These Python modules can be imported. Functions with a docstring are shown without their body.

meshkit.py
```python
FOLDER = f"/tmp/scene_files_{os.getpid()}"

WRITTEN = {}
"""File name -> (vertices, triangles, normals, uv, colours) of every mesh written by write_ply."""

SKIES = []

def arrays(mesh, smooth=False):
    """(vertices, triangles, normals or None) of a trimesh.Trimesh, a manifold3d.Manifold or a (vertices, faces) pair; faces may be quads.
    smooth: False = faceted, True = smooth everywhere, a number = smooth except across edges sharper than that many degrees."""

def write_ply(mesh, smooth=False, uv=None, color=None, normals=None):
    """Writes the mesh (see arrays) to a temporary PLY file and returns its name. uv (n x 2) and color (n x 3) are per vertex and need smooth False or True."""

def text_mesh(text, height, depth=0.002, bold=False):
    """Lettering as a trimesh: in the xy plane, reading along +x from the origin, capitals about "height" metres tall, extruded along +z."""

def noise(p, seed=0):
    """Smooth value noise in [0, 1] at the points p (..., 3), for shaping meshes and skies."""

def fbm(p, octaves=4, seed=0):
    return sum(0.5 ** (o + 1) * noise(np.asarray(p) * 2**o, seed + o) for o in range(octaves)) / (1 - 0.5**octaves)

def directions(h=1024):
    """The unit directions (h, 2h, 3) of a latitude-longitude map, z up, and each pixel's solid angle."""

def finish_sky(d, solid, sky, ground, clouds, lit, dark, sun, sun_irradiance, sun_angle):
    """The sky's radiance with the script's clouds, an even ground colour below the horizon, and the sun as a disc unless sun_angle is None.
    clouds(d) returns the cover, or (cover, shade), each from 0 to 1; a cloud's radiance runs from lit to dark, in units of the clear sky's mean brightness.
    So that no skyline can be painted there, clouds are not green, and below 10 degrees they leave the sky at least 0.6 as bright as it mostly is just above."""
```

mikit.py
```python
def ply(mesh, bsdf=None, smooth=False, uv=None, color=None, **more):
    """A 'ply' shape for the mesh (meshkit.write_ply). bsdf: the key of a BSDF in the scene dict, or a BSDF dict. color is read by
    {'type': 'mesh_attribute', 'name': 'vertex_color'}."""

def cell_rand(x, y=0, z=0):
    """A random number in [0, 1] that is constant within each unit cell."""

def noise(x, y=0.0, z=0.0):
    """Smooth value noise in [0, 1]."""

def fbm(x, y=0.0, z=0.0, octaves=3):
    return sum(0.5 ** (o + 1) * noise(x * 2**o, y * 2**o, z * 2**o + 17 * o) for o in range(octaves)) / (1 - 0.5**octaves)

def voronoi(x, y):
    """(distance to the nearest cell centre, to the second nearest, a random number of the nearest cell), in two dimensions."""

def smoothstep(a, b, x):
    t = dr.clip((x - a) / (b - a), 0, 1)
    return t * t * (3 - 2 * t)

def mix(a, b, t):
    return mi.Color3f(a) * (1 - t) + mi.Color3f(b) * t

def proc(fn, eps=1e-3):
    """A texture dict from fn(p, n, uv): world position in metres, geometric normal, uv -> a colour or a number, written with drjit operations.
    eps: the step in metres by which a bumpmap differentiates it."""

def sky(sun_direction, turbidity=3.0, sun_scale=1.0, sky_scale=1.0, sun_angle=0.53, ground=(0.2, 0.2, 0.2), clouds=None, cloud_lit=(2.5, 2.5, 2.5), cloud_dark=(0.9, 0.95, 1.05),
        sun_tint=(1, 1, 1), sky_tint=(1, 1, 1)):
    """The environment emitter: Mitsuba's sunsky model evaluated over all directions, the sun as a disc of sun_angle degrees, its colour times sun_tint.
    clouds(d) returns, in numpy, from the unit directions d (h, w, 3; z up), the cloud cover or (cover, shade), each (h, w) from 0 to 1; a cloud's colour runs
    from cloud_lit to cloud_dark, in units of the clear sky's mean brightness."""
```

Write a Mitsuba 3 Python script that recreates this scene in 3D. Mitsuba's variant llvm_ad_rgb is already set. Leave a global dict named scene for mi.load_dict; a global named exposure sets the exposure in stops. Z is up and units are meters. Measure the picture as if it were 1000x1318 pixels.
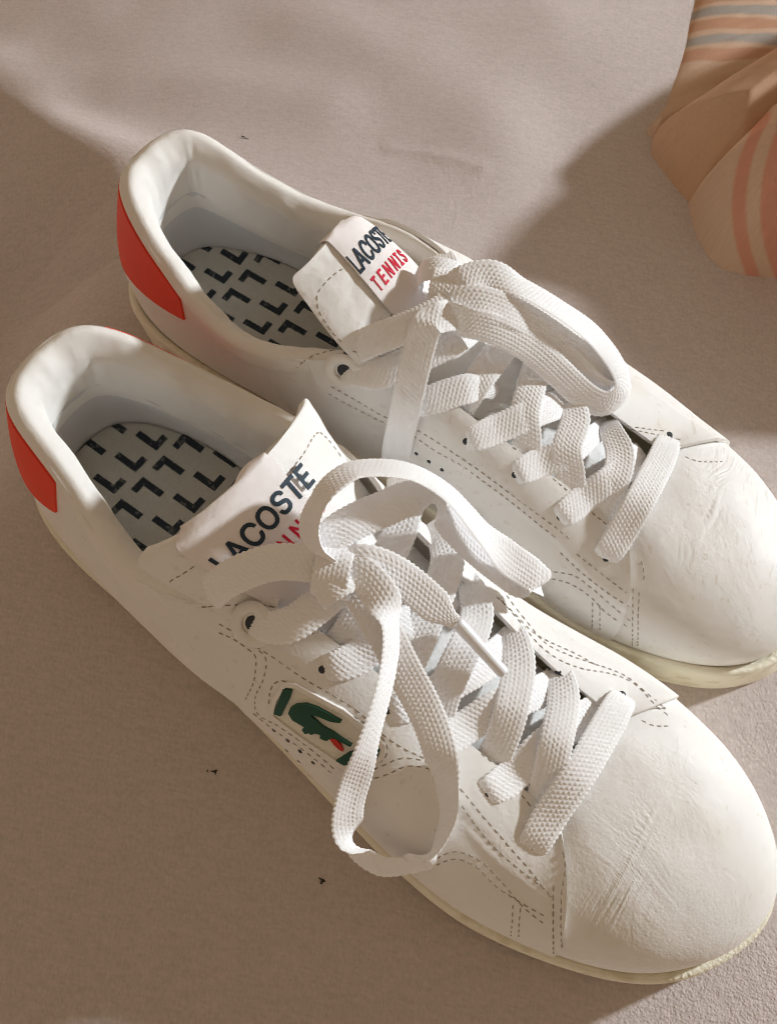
import math, numpy as np, trimesh, drjit as dr, mitsuba as mi, mikit, meshkit
from scipy.interpolate import CubicSpline, PchipInterpolator
from shapely.geometry import Polygon, Point, LineString
from scipy.ndimage import gaussian_filter
T4 = mi.ScalarTransform4f
scene, labels = {}, {}

# ------------------------------------------------------------------ camera, light, exposure
CAM_F, CAM_PITCH, CAM_ROLL, CAM_H = 1173.6, 1.05421, 0.24062, 0.30390
_f = np.array([0, math.cos(CAM_PITCH), -math.sin(CAM_PITCH)]); _r0 = np.array([1., 0, 0]); _u0 = np.cross(_r0, _f)
_u = -math.sin(CAM_ROLL) * _r0 + math.cos(CAM_ROLL) * _u0
scene['camera'] = {'type': 'perspective', 'fov': 2 * math.degrees(math.atan(500 / CAM_F)), 'fov_axis': 'x', 'near_clip': 0.01, 'far_clip': 50.0,
                   'to_world': T4().look_at(origin=[0, 0, CAM_H], target=[float(v) for v in np.array([0, 0, CAM_H]) + _f], up=[float(v) for v in _u])}
AIM = np.array([0.0, 0.22, 0.03])
def towards(az, el): return np.array([math.cos(el) * math.cos(az), math.cos(el) * math.sin(az), math.sin(el)])
SUN_AZ, SUN_EL, SUN_D, SUN_R, SUN_POWER = math.radians(29), math.radians(26.5), 1.9, 0.06, 3.35
_sp = AIM + SUN_D * towards(SUN_AZ, SUN_EL)
scene['window_sun'] = {'type': 'disk', 'to_world': T4().look_at(origin=_sp.tolist(), target=AIM.tolist(), up=[0, 0, 1]) @ T4().scale([SUN_R, SUN_R, 1]),
                       'emitter': {'type': 'area', 'radiance': {'type': 'rgb', 'value': [float(SUN_POWER * c * SUN_D ** 2 / (math.pi * SUN_R ** 2)) for c in (0.94, 1.0, 1.03)]}}}
labels['window_sun'] = {'label': 'low sun shining in through the window on the right', 'category': 'window', 'kind': 'structure'}
AMB = 0.338
scene['room_light'] = {'type': 'constant', 'radiance': {'type': 'rgb', 'value': [AMB * 1.0, AMB * 0.735, AMB * 0.49]}}
exposure = 0.0

# ------------------------------------------------------------------ materials
def bump(bsdf, fn, scale=1.0, eps=1e-4):
    return {'type': 'twosided', 'bsdf': {'type': 'bumpmap', 'arbitrary': mikit.proc(fn, eps=eps), 'scale': scale, 'bsdf': bsdf}}
def pr(col, rough, spec=0.4, **k):
    c = col if isinstance(col, dict) else {'type': 'rgb', 'value': list(col)}
    return {'type': 'principled', 'base_color': c, 'roughness': rough, 'specular': spec, **k}
def mat(name, bsdf):
    scene[name] = bsdf if bsdf['type'] == 'twosided' else {'type': 'twosided', 'bsdf': bsdf}
    return name
def n3(p, k, a=0.0): return mikit.noise(p.x * k + a, p.y * k + 3.1 * a, p.z * k + 7.7 * a)
def leather_h(p, n, uv):
    return (mikit.fbm(p.x * 1500, p.y * 1500, p.z * 1500, 2) * 0.00010 + n3(p, 420, 5.0) * 0.00008)
def leather_c(p, n, uv):
    w = mikit.smoothstep(0.55, 0.8, mikit.fbm(p.x * 70 + 3, p.y * 70, p.z * 70, 4))
    s = mikit.smoothstep(0.72, 0.8, mikit.fbm(p.x * 420, p.y * 420, p.z * 420 + 9, 3))
    sc = mikit.smoothstep(0.66, 0.74, mikit.fbm(p.x * 900, p.y * 160 + p.z * 300, p.z * 500, 3)) * mikit.smoothstep(0.55, 0.7, mikit.noise(p.x * 38, p.y * 38, p.z * 38 + 3))
    s = dr.maximum(s, sc * 1.3)
    return mikit.mix(mikit.mix((0.775, 0.768, 0.752), (0.745, 0.73, 0.69), w), (0.60, 0.55, 0.48), s * 0.35)
M_LEATHER = mat('leather', bump(pr(mikit.proc(leather_c), 0.52, 0.36), leather_h))
M_SOFT = mat('soft_leather', bump(pr((0.785, 0.77, 0.745), 0.55, 0.35), leather_h))
M_LINING = mat('lining_cloth', bump(pr((0.63, 0.635, 0.645), 0.8, 0.2), lambda p, n, uv: n3(p, 1400) * 0.0001))
M_RED = mat('red_leather', bump(pr((0.78, 0.055, 0.022), 0.45, 0.4), leather_h))
def rubber_c(p, n, uv):
    return mikit.mix((0.80, 0.77, 0.64), (0.66, 0.61, 0.46), mikit.smoothstep(0.5, 0.8, mikit.fbm(p.x * 160, p.y * 160, p.z * 160, 4)))
M_RUBBER = mat('rubber', bump(pr(mikit.proc(rubber_c), 0.5, 0.35), lambda p, n, uv: mikit.fbm(p.x * 900, p.y * 900, p.z * 900, 2) * 0.0004))

def ins_c(p, n, uv):
    u, v = uv.x / 0.0130, uv.y / 0.0108
    col = dr.floor(u); even = (col - 2 * dr.floor(col / 2)) < 0.5
    fu = u - col; vv = v + dr.select(even, 0.0, 0.42); fv = vv - dr.floor(vv)
    fu = dr.select(even, fu, 1 - fu); fv = dr.select(even, fv, 1 - fv)
    x, y = fu * 0.0130, fv * 0.0108
    a = (x > 0.0015) & (x < 0.0112) & (y > 0.0030) & (y < 0.0056)
    b = (x > 0.0015) & (x < 0.0041) & (y > 0.0030) & (y < 0.0092)
    ink = dr.select(a | b, 1.0, 0.0) * (1 - 0.22 * mikit.smoothstep(0.6, 0.8, mikit.fbm(p.x * 700, p.y * 700, 0.0, 3)))
    g = mikit.noise(p.x * 2600, p.y * 2600) * 0.12
    return mikit.mix(mi.Color3f(0.46, 0.45, 0.41) * (0.94 + g), (0.028, 0.036, 0.045), ink)
def weave_h(p, n, uv):
    return (dr.sin(uv.x * 5200) * dr.sin(uv.y * 5200)) * 0.00008
M_INSOLE = mat('insole_print', bump(pr(mikit.proc(ins_c), 0.85, 0.15), weave_h))
def sheet_c(p, n, uv):
    a = mikit.fbm(p.x * 1700 + p.y * 500, p.y * 900 - p.x * 260, 0.0, 3); b = mikit.fbm(p.x * 330 + 9, p.y * 1300, 2.0, 3); c = mikit.fbm(p.x * 9, p.y * 9, 1.0, 3)
    k = 0.80 + 0.22 * a + 0.17 * b
    return mikit.mix((0.57, 0.505, 0.495), (0.54, 0.475, 0.455), c) * k
def sheet_h(p, n, uv):
    a, b = p.x * 0.94 + p.y * 0.34, p.y * 0.94 - p.x * 0.34
    return mikit.noise(a * 2100 + 0.8 * mikit.noise(a * 900, b * 900), b * 1900, 0.0) * 0.00020 + mikit.noise(b * 1500, a * 1400 + 5, 3.0) * 0.00014 + mikit.fbm(a * 420, b * 300, 1.0, 2) * 0.00012
M_SHEET = mat('sheet_jersey', bump(pr(mikit.proc(sheet_c), 0.9, 0.1, sheen=0.3), sheet_h, eps=2e-4))

# ------------------------------------------------------------------ poses of the two shoes (shoe frame in mm: x heel to toe, y towards the outer side, z up)
def rot(a, b, c):
    ca, sa, cb, sb, cc, sc = math.cos(a), math.sin(a), math.cos(b), math.sin(b), math.cos(c), math.sin(c)
    return np.array([[ca, -sa, 0], [sa, ca, 0], [0, 0, 1]]) @ np.array([[cb, 0, -sb], [0, 1, 0], [sb, 0, cb]]) @ np.array([[1, 0, 0], [0, cc, -sc], [0, sc, cc]])
POSE = {'sneaker': (np.array([-0.125206, 0.162668, -0.001008]), rot(-0.387419, -0.010514, 0.043472), -1),
        'sneaker_001': (np.array([-0.120350, 0.249471, 0.003587]), rot(-0.328576, -0.005968, 0.094539), 1)}
def to_world(X, key):
    t, R, m = POSE[key]; X = np.array(X, float)
    if key == 'sneaker_001':   # the far heel stands a little taller
        q = np.clip(1 - X[..., 0] / 75, 0, 1); X[..., 2] += 3.6 * q * q * (3 - 2 * q) * np.clip((X[..., 2] - 25) / 50, 0, 1)
    return (np.asarray(X, float) * [1, m, 1] / 1000.0) @ R.T + t

# ------------------------------------------------------------------ sheet
def sheet_z(x, y):
    return 0.015 * x + 0.067 * y - 0.0085

# ------------------------------------------------------------------ shoe surfaces
SOLE = np.array([(4, 0), (15, 20), (44.5, 30.5), (89, 34), (138, 40), (182.5, 48), (215, 49.4), (245, 41.9), (270.4, 29.5), (286.5, 10.3), (291.6, -7.8), (282.5, -23.1), (266, -34.8), (237, -43.2), (202, -42.4), (148, -32.8), (89, -29.9), (39.5, -29), (12.8, -19.3)])
TOP = np.array([(4.5, 0), (15.5, 19.5), (44.5, 30), (89, 33.5), (138, 39.5), (182.5, 47.2), (214.4, 47.6), (243.6, 40.4), (267, 27.7), (280.5, 9.1), (283.7, -6.5), (277.8, -21.9), (263.5, -32.4), (235.4, -41.2), (201.7, -41.1), (147.8, -31.5), (88.7, -29), (39.4, -28.1), (12.8, -18.7)])
def closed_spline(P):
    P = np.vstack([P, P[:1]]); return CubicSpline(np.arange(len(P)), P, bc_type='periodic')
OUT, OUT_SOLE = closed_spline(TOP), closed_spline(SOLE)
def normal2(cs, t):
    d = cs(t, 1); n = np.stack([-d[..., 1], d[..., 0]], -1)  # path goes heel -> outer side -> toe: outward normal
    return n / np.linalg.norm(n, axis=-1, keepdims=True)
_tt = np.linspace(0, len(TOP), 2000, endpoint=False); _op = OUT(_tt)
def near_t(x, y):
    return _tt[np.argmin((_op[:, 0] - x) ** 2 + (_op[:, 1] - y) ** 2)]
# stations round the opening: foot on the sole outline, point on the opening, dome weight, bulge
ST = [((4.5, 0), (12, 0, 77.8), 0, 3.0), ((14, 20), (18.5, 18, 77.4), 0, 3.5), ((45, 30), (40, 25, 69.5), 0, 6), ((80, 32), (67, 33, 61), 0, 8), ((108, 35.5), (93, 33.5, 67), 0.15, 9),
      ((126, 38), (116, 24.5, 77), 0.5, 9), ((136, 39), (126, 20.5, 76.5), 0.6, 9), ((152, 42), (142, 19, 71.5), 0.7, 8.5), ((170, 45), (160, 18, 65.0), 0.8, 7), ((187, 47.5), (177, 17, 58.8), 0.85, 5.5), ((205, 47.5), (196, 16.5, 52.6), 0.9, 4.5), ((227, 45.5), (214, 16.5, 48.3), 0.95, 3.5),
      ((262, 31), (210.5, 10, 51.2), 1, 2.5), ((283, -3), (210, -1, 52.0), 1, 2.5), ((264, -32), (211, -11, 51.4), 1, 2.5),
      ((225, -42.5), (214.5, -17.5, 48.6), 0.95, 3), ((200, -41), (196, -17.5, 53), 0.9, 3), ((178, -37.5), (177, -18, 59.2), 0.85, 3), ((163, -34), (160, -19, 65.5), 0.8, 3.5), ((147, -31.5), (142, -20, 72), 0.7, 4), ((132, -30.2), (126, -21.5, 77), 0.6, 4), ((124, -30), (116, -25.5, 77.5), 0.5, 4),
      ((103, -29.2), (92, -34, 67.3), 0.15, 4), ((78, -29), (67, -35, 62.5), 0, 4), ((42, -28.2), (40, -28, 69), 0, 4), ((13, -18.5), (18, -17, 77.4), 0, 3.5)]
K = len(ST); NV = 13
def _profile(i):
    (ox, oy), tp, w, b = ST[i]
    t = near_t(ox, oy); O = OUT(t); n = normal2(OUT, t); v = np.linspace(0, 1, NV)[:, None]
    tp = np.array(tp, float); d = tp[:2] - O
    a = 0.5 * math.pi * v
    hb, gb = v ** 1.4, v
    hf, gf = 1 - np.cos(a) ** 1.05, np.sin(a) ** 0.88
    h, g = hb * (1 - w) + hf * w, gb * (1 - w) + gf * w
    xy = O + d * h + n * b * np.sin(math.pi * v) * (1 - 0.45 * v)
    return np.hstack([xy, 22.3 + (tp[2] - 22.3) * g])
_G = np.array([_profile(i) for i in range(K)])
_GS = CubicSpline(np.arange(K + 1), np.concatenate([_G, _G[:1]]), bc_type='periodic')
def surf(s, v):
    """points of the upper: s (n,) stations, v (m,) from the sole to the opening -> (n, m, 3)"""
    g = _GS(np.mod(s, K)); return CubicSpline(np.linspace(0, 1, NV), g, axis=1)(v)
def grid_normals(P, close=False):
    a = np.gradient(P, axis=0); b = np.gradient(P, axis=1)
    if close: a = (np.roll(P, -1, 0) - np.roll(P, 1, 0)) / 2
    n = np.cross(a, b); return n / (np.linalg.norm(n, axis=-1, keepdims=True) + 1e-12)
def grid_faces(n, m, close=False, close2=False):
    i, j = np.meshgrid(np.arange(n if close else n - 1), np.arange(m if close2 else m - 1), indexing='ij'); i2 = (i + 1) % n; j2 = (j + 1) % m
    a, b, c, d = i * m + j, i2 * m + j, i2 * m + j2, i * m + j2
    return np.concatenate([np.stack([a, b, c], -1).reshape(-1, 3), np.stack([a, c, d], -1).reshape(-1, 3)])
def slab(P, N, t0, t1):
    """a closed sheet: grid P (n, m, 3) offset along N from t0 (under) to t1 (outer)"""
    n, m = P.shape[:2]; A, B = (P + N * t1).reshape(-1, 3), (P + N * t0).reshape(-1, 3)
    f = grid_faces(n, m); g = f[:, ::-1] + n * m
    idx = np.arange(n * m).reshape(n, m); ring = np.concatenate([idx[0, :-1], idx[:-1, -1], idx[-1, :0:-1], idx[:0:-1, 0]]); r2 = np.roll(ring, -1)
    side = np.concatenate([np.stack([ring, ring + n * m, r2], -1), np.stack([r2, ring + n * m, r2 + n * m], -1)])
    return np.vstack([A, B]), np.vstack([f, g, side])
def put(key, V, F, bsdf, shoe=None, smooth=35, uv=None):
    V = to_world(V, shoe) if shoe else np.asarray(V, float)
    F = np.asarray(F)
    scene[key] = mikit.ply((V, F), bsdf, smooth=smooth, uv=uv)

def arc_resample(curve, n):
    d = np.r_[0, np.cumsum(np.linalg.norm(np.diff(curve, axis=0), axis=1))]
    return np.stack([np.interp(np.linspace(0, d[-1], n), d, curve[:, k]) for k in range(curve.shape[1])], 1)

def build_midsole(shoe):
    n = 360; t = np.linspace(0, len(TOP), n, endpoint=False)
    s, g, ns, ng = OUT_SOLE(t), OUT(t), normal2(OUT_SOLE, t), normal2(OUT, t)
    mix = lambda a: s * (1 - a) + (g + ng * 3.2) * a
    rings = [(s * 0 + [140, 0], 3), (s - ns * 12, 2.5), (s - ns * 3, 2.0), (s - ns * .8, 3.0), (s, 5), (mix(.35), 11), (mix(.8), 18), (mix(1.), 21), (g + ng * 2.8, 22.4), (g + ng * 2.0, 23.0), (g + ng * 1.0, 22.9), (g + ng * .35, 22.2), (g - ng * .6, 21.4), (g - ng * 6, 21.5)]
    P = np.array([np.hstack([xy, np.full((n, 1), z)]) for xy, z in rings]).transpose(1, 0, 2)
    put(shoe + '__midsole', P.reshape(-1, 3), grid_faces(n, len(rings), close=True), M_RUBBER, shoe, smooth=50)

VAMP = {}
def build_upper(shoe):
    s = np.concatenate([np.linspace(0, 10.5, 300, endpoint=False), np.linspace(10.5, 15.5, 700, endpoint=False), np.linspace(15.5, K, 300, endpoint=False)]); v = np.linspace(0, 1, 170)
    P = surf(s, v); N = grid_normals(P, True)
    if 'CREASE' in globals():
        sd = 0 if shoe == 'sneaker' else 40
        dz = np.zeros(P.shape[:2])
        for k, (line, wd, am, fq) in enumerate(zip(CREASE, (8.0, 7.5, 7.0), (.17, .07, .05), (1.0, .9, .9))):
            L = np.array(line)[:, :2] / 10.0; t = np.linspace(0, len(L) - 1, 90); L = CubicSpline(np.arange(len(L)), L)(t); tg = np.gradient(L, axis=0); tg /= np.linalg.norm(tg, axis=1, keepdims=True)
            al = np.r_[0, np.cumsum(np.linalg.norm(np.diff(L, axis=0), axis=1))]
            m = (P[..., 0] > 205) & (P[..., 2] > 28); X = P[m][:, :2]
            if shoe != 'sneaker': X = X + [3, -3] * np.array([1, 1])
            D = ((X[:, None] - L[None]) ** 2).sum(-1); j = D.argmin(1); q = X - L[j]; perp = q[:, 0] * tg[j, 1] - q[:, 1] * tg[j, 0]; a = al[j] + (q * tg[j]).sum(1)
            mask = np.exp(-(perp / wd) ** 2) * np.clip((a + 3) / 10, 0, 1) * np.clip((al[-1] + 4 - a) / 12, 0, 1)
            wob = (meshkit.noise(np.stack([a * .09, perp * .1, a * 0 + sd + k], -1)) - .5) * 5
            n1 = meshkit.fbm(np.stack([(perp + wob) * fq, a * .03, a * 0 + sd + 9 * k], -1), 3, 5)
            r = (1 - np.abs(2 * n1 - 1)) ** 3
            br = np.clip(meshkit.noise(np.stack([perp * .2, a * .12, a * 0 + 5 + sd], -1)) * 1.6 - .3, 0, 1)
            dz[m] -= am * mask * (r * 1.5 * br + .8 * n1)
        # soft dents over the toe
        dz += np.where(P[..., 0] > 200, (meshkit.fbm(P * .05 + sd, 2, 3) - .5) * 1.2, 0) * np.clip((P[..., 0] - 200) / 20, 0, 1) * np.clip((P[..., 2] - 26) / 8, 0, 1)
        P = P + N * dz[..., None] * np.sign(N[700, 120, 2])
    put(shoe + '__upper', P.reshape(-1, 3), grid_faces(len(s), len(v), close=True), M_LEATHER, shoe, smooth=True)

def build_quarters(shoe):
    import shapely
    for k, (s0, s1, s1b) in enumerate([(3.3, 11.35, 11.25), (K - 3.6, 14.7, 14.85)]):
        v = np.linspace(0.005, 1.0, 100); n = 320; u = np.linspace(0, 1, n)
        g = []
        for vv in v:   # the front edge bends: s1b at the sole, s1 at the opening
            e = s1b + (s1 - s1b) * vv
            g.append(surf(s0 + (e - s0) * u, np.array([vv]))[:, 0])
        P = np.array(g).transpose(1, 0, 2); N = grid_normals(P)
        if k == 0: N = -N
        lift = 1.0 * np.clip(u / .10, 0, 1)[:, None] + .9 * np.clip((u - .93) / .07, 0, 1)[:, None] ** 1.5 * np.clip(v[None] * 1.6 - .1, 0, 1)
        if 'STAY' in globals():   # the eyestay sewn on top
            B = np.array(STAY[k])[:, :3] / 10.0; D = ((P.reshape(-1, 1, 3) - B[None]) ** 2).sum(-1).argmin(0); uv = np.stack([u[D // len(v)], v[D % len(v)]], 1)
            pg = Polygon([(uv[0, 0], 1.2)] + [tuple(q) for q in uv] + [(1.2, uv[-1, 1] - .02), (1.2, 1.2)]).buffer(0)
            UU, VV = np.meshgrid(u, v, indexing='ij'); ins = shapely.contains(pg, shapely.points(UU, VV))
            sm = gaussian_filter(ins.astype(float), (1.5, 1.7), mode='nearest')
            lift = lift + .7 * sm
        lift = lift[..., None]
        V, F = slab(P, N, np.maximum(lift - 1.5, -.3), lift)
        put(shoe + '__quarter' + ('' if k == 0 else '_001'), V, F, M_LEATHER, shoe)

S_A, S_B = K - 4.75, 5.35   # the opening of the collar runs from S_A over the heel (K = 0) to S_B
INS = closed_spline(np.array([(17, 0), (26, 16.5), (59, 25), (100, 27), (150, 27), (150, -24), (99, -25.5), (58, -26.5), (25, -18.5)]))
def seam_drop(ds):
    q = np.clip((ds - 2.05) / 1.3, 0, 1); return 1.7 + 6.0 * q * q * (3 - 2 * q)
def collar_profile(s, shoe):
    T = surf(s, np.array([1.0]))[:, 0]; d = _GS(s, 1)[:, -1]; n = np.stack([-d[:, 1], d[:, 0]], -1); n /= np.linalg.norm(n, axis=1, keepdims=True)
    ed = np.clip(np.minimum(s - S_A, S_B + K - s) / 1.6, 0, 1)[:, None]   # padding thins towards the laces
    th = 4.5 + 4.3 * ed
    z = np.zeros_like(T[:, :1]); n3 = np.hstack([n, z]); up = np.hstack([z, z, z + 1])
    ds = np.abs(s - K); vs = 1 - seam_drop(ds) / (T[:, 2] - 22.3)
    seam = np.array([surf(np.array([a]), np.array([b]))[0, 0] for a, b in zip(s, vs)])
    hb = np.clip((ds - 2.0) / 1.0, 0, 1)[:, None]
    rim_o = T + n3 * (.55 + .35 * hb) - up * .8; top = T + up * 1.2 - n3 * th * .35
    inn = T - n3 * th * .95 - up * (3 + 3 * ed); low = T - n3 * (th * .9 + .5) - up * (9 + 11 * ed); 
    t = np.linspace(0, 9, 800); ip = INS(t)
    tgt = T[:, :2] - n * 9
    base = ip[np.argmin(((tgt[:, None] - ip[None]) ** 2).sum(-1), 1)]
    bot = np.hstack([base, z + 25.0]); mid = (low * .55 + bot * .45); mid[:, :2] += n * 1.0
    hb = np.clip((ds - 2.0) / 1.0, 0, 1)[:, None]
    return [seam - n3 * .2, seam + n3 * (.6 + .7 * hb) + (T - seam) * .3, rim_o, top, inn, low, mid, bot]
def build_collar(shoe):
    s = np.linspace(S_A, S_B + K, 420); C = np.stack(collar_profile(s, shoe), 1)
    P = (.35 * CubicSpline(np.arange(8), C, axis=1)(np.linspace(0, 5.6, 60)) + .65 * PchipInterpolator(np.arange(8), C, axis=1)(np.linspace(0, 5.6, 60)))
    n = grid_normals(P)
    w = (meshkit.fbm(P * [.09, .09, .05], 3, 4) - .5) * 1.5 + (meshkit.fbm(np.stack([np.broadcast_to(s[:, None] * 3.1, P.shape[:2]), P[..., 2] * .06, P[..., 0] * 0], -1), 2, 8) - .5) * .9
    m = np.linspace(0, 5.6, 60); amp = (np.clip((m - 1.5) / 2, 0, 1) * np.clip((5.5 - m) / 1.0, 0, 1))[None, :, None]
    P = P + n * w[..., None] * amp
    put(shoe + '__collar', P.reshape(-1, 3), grid_faces(*P.shape[:2]), M_SOFT, shoe, smooth=True)
    Q = CubicSpline(np.arange(8), C, axis=1)(np.linspace(5.0, 7, 20)); Q[:, 0] += 0
    put(shoe + '__lining', Q.reshape(-1, 3), grid_faces(*Q.shape[:2]), M_LINING, shoe, smooth=True)

def build_insole(shoe):
    n = 160; o = INS(np.linspace(0, 9, n, endpoint=False)); c = np.array([95, 0])
    rings = [0.0, .3, .6, .85, .96, .99, 1.0]; zz = [25.6, 25.6, 25.8, 26.4, 27.2, 27.0, 25.5]
    P = np.array([np.hstack([c + (o - c) * r, np.full((n, 1), z)]) for r, z in zip(rings, zz)]).transpose(1, 0, 2)
    m = POSE[shoe][2]
    uv = np.stack([P[..., 0], P[..., 1] * -m], -1).reshape(-1, 2) / 1000.0 + 1.0
    put(shoe + '__insole', P.reshape(-1, 3), grid_faces(n, len(rings), close=True), M_INSOLE, shoe, smooth=True, uv=uv)

HEEL = (K - 2.05, K + 2.05)
def build_heel_tab(shoe):
    n, m = 160, 50; u = np.linspace(-1, 1, n)[:, None]; q = np.linspace(0, 1, m)[None]
    smax = np.where(u > 0, 2.05 if shoe == 'sneaker' else 1.35, 2.32); s = K + u * smax + 0 * q
    g = np.empty((n, m, 3))
    for i in range(n):
        for_z = surf(s[i], np.array([1.0]))[:, 0, 2]
        v1 = float((1 - (seam_drop(np.abs(s[i, 0] - K)) + (1.2 if u[i, 0] > -.5 or shoe != 'sneaker' else -.5)) / (for_z - 22.3))[0]); v0 = min(0.34 + 0.36 * abs(u[i, 0]) ** 2.6, v1 - .02)
        vv = v0 + (v1 - v0) * q[0]
        st = _GS(np.mod(s[i], K)); g[i] = np.array([CubicSpline(np.linspace(0, 1, NV), st[j])(vv[j]) for j in range(m)])
    N = -grid_normals(g)
    V, F = slab(g, N, -.3, 0.8)
    put(shoe + '__heel_tab', V, F, M_RED, shoe)

# tongue: rows from the vamp to the free end: x, y, z of the middle, half width, drop of the edges
TONGUE = {'sneaker': [(226, -1, 43, 14, 3, 0, 0), (196, -.5, 49.5, 18, 4, 0, 0), (160, 0, 61.5, 21, 6, 0, 0), (130, .5, 73, 24, 9, 0, 0), (113, 2, 85, 29, 12, 2, 3), (102, 3, 95, 33, 12, 6, 9), (97, 3, 100, 35, 10, 7, 11)],
          'sneaker_001': [(226, -1, 43, 14, 3, 0, 0, 3, 14), (196, -.5, 49.5, 18, 4, 0, 0, 4, 18), (160, 0, 61.5, 21, 6, 0, 0, 6, 21), (131, -3, 75, 22, 12, 0, 0, 8, 24), (115, -7, 86.5, 22, 25, 1, 4, 6, 31), (101, -7, 93, 20, 32, 2, 10, 3, 34), (92, -7, 96.5, 18, 34, 2, 12, 1, 34)]}
def tongue_surf(shoe, a, b):
    """a (n,) 0 vamp .. 1 free end, b (m,) -1 inner side .. 1 outer side -> points and normals"""
    R = np.array(TONGUE[shoe], float); t = np.linspace(0, 1, len(R)); r = CubicSpline(t, R)(a); b = np.asarray(b)
    x, y, z, hw, dp, sm, sl = (r[:, k:k + 1] for k in range(7)); dm, hl = (r[:, 7:8], r[:, 8:9]) if R.shape[1] > 7 else (dp, hw)
    e = np.clip((np.asarray(a) - 0.90) / 0.10, 0, 1)[:, None]; drop = np.where(b > 0, dp, dm)
    hw = np.where(b > 0, hl, hw) * (1 - 0.16 * (1 - np.sqrt(np.clip(1 - e ** 2, 0, 1))))
    P = np.stack([x - np.where(b > 0, sl, sm) * np.abs(b)[None] ** 2, y + hw * np.sin(b * 1.15)[None] / math.sin(1.15), z - drop * (1 - np.cos(b * 1.15))[None] / (1 - math.cos(1.15))], -1)
    N = grid_normals(P)
    N = N * np.sign(N[..., 2:3].mean() + 1e-9)
    return P, N
def build_tongue(shoe):
    a, b = np.linspace(0, 1, 160), np.linspace(-1, 1, 70)
    P, N = tongue_surf(shoe, a, b)
    w = (meshkit.fbm(P * .11, 3, 21) - .5)[..., None] * 1.2
    P = P + N * w
    V, F = slab(P, N, -2.5, 0)
    put(shoe + '__tongue', V, F, M_LEATHER, shoe)

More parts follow.
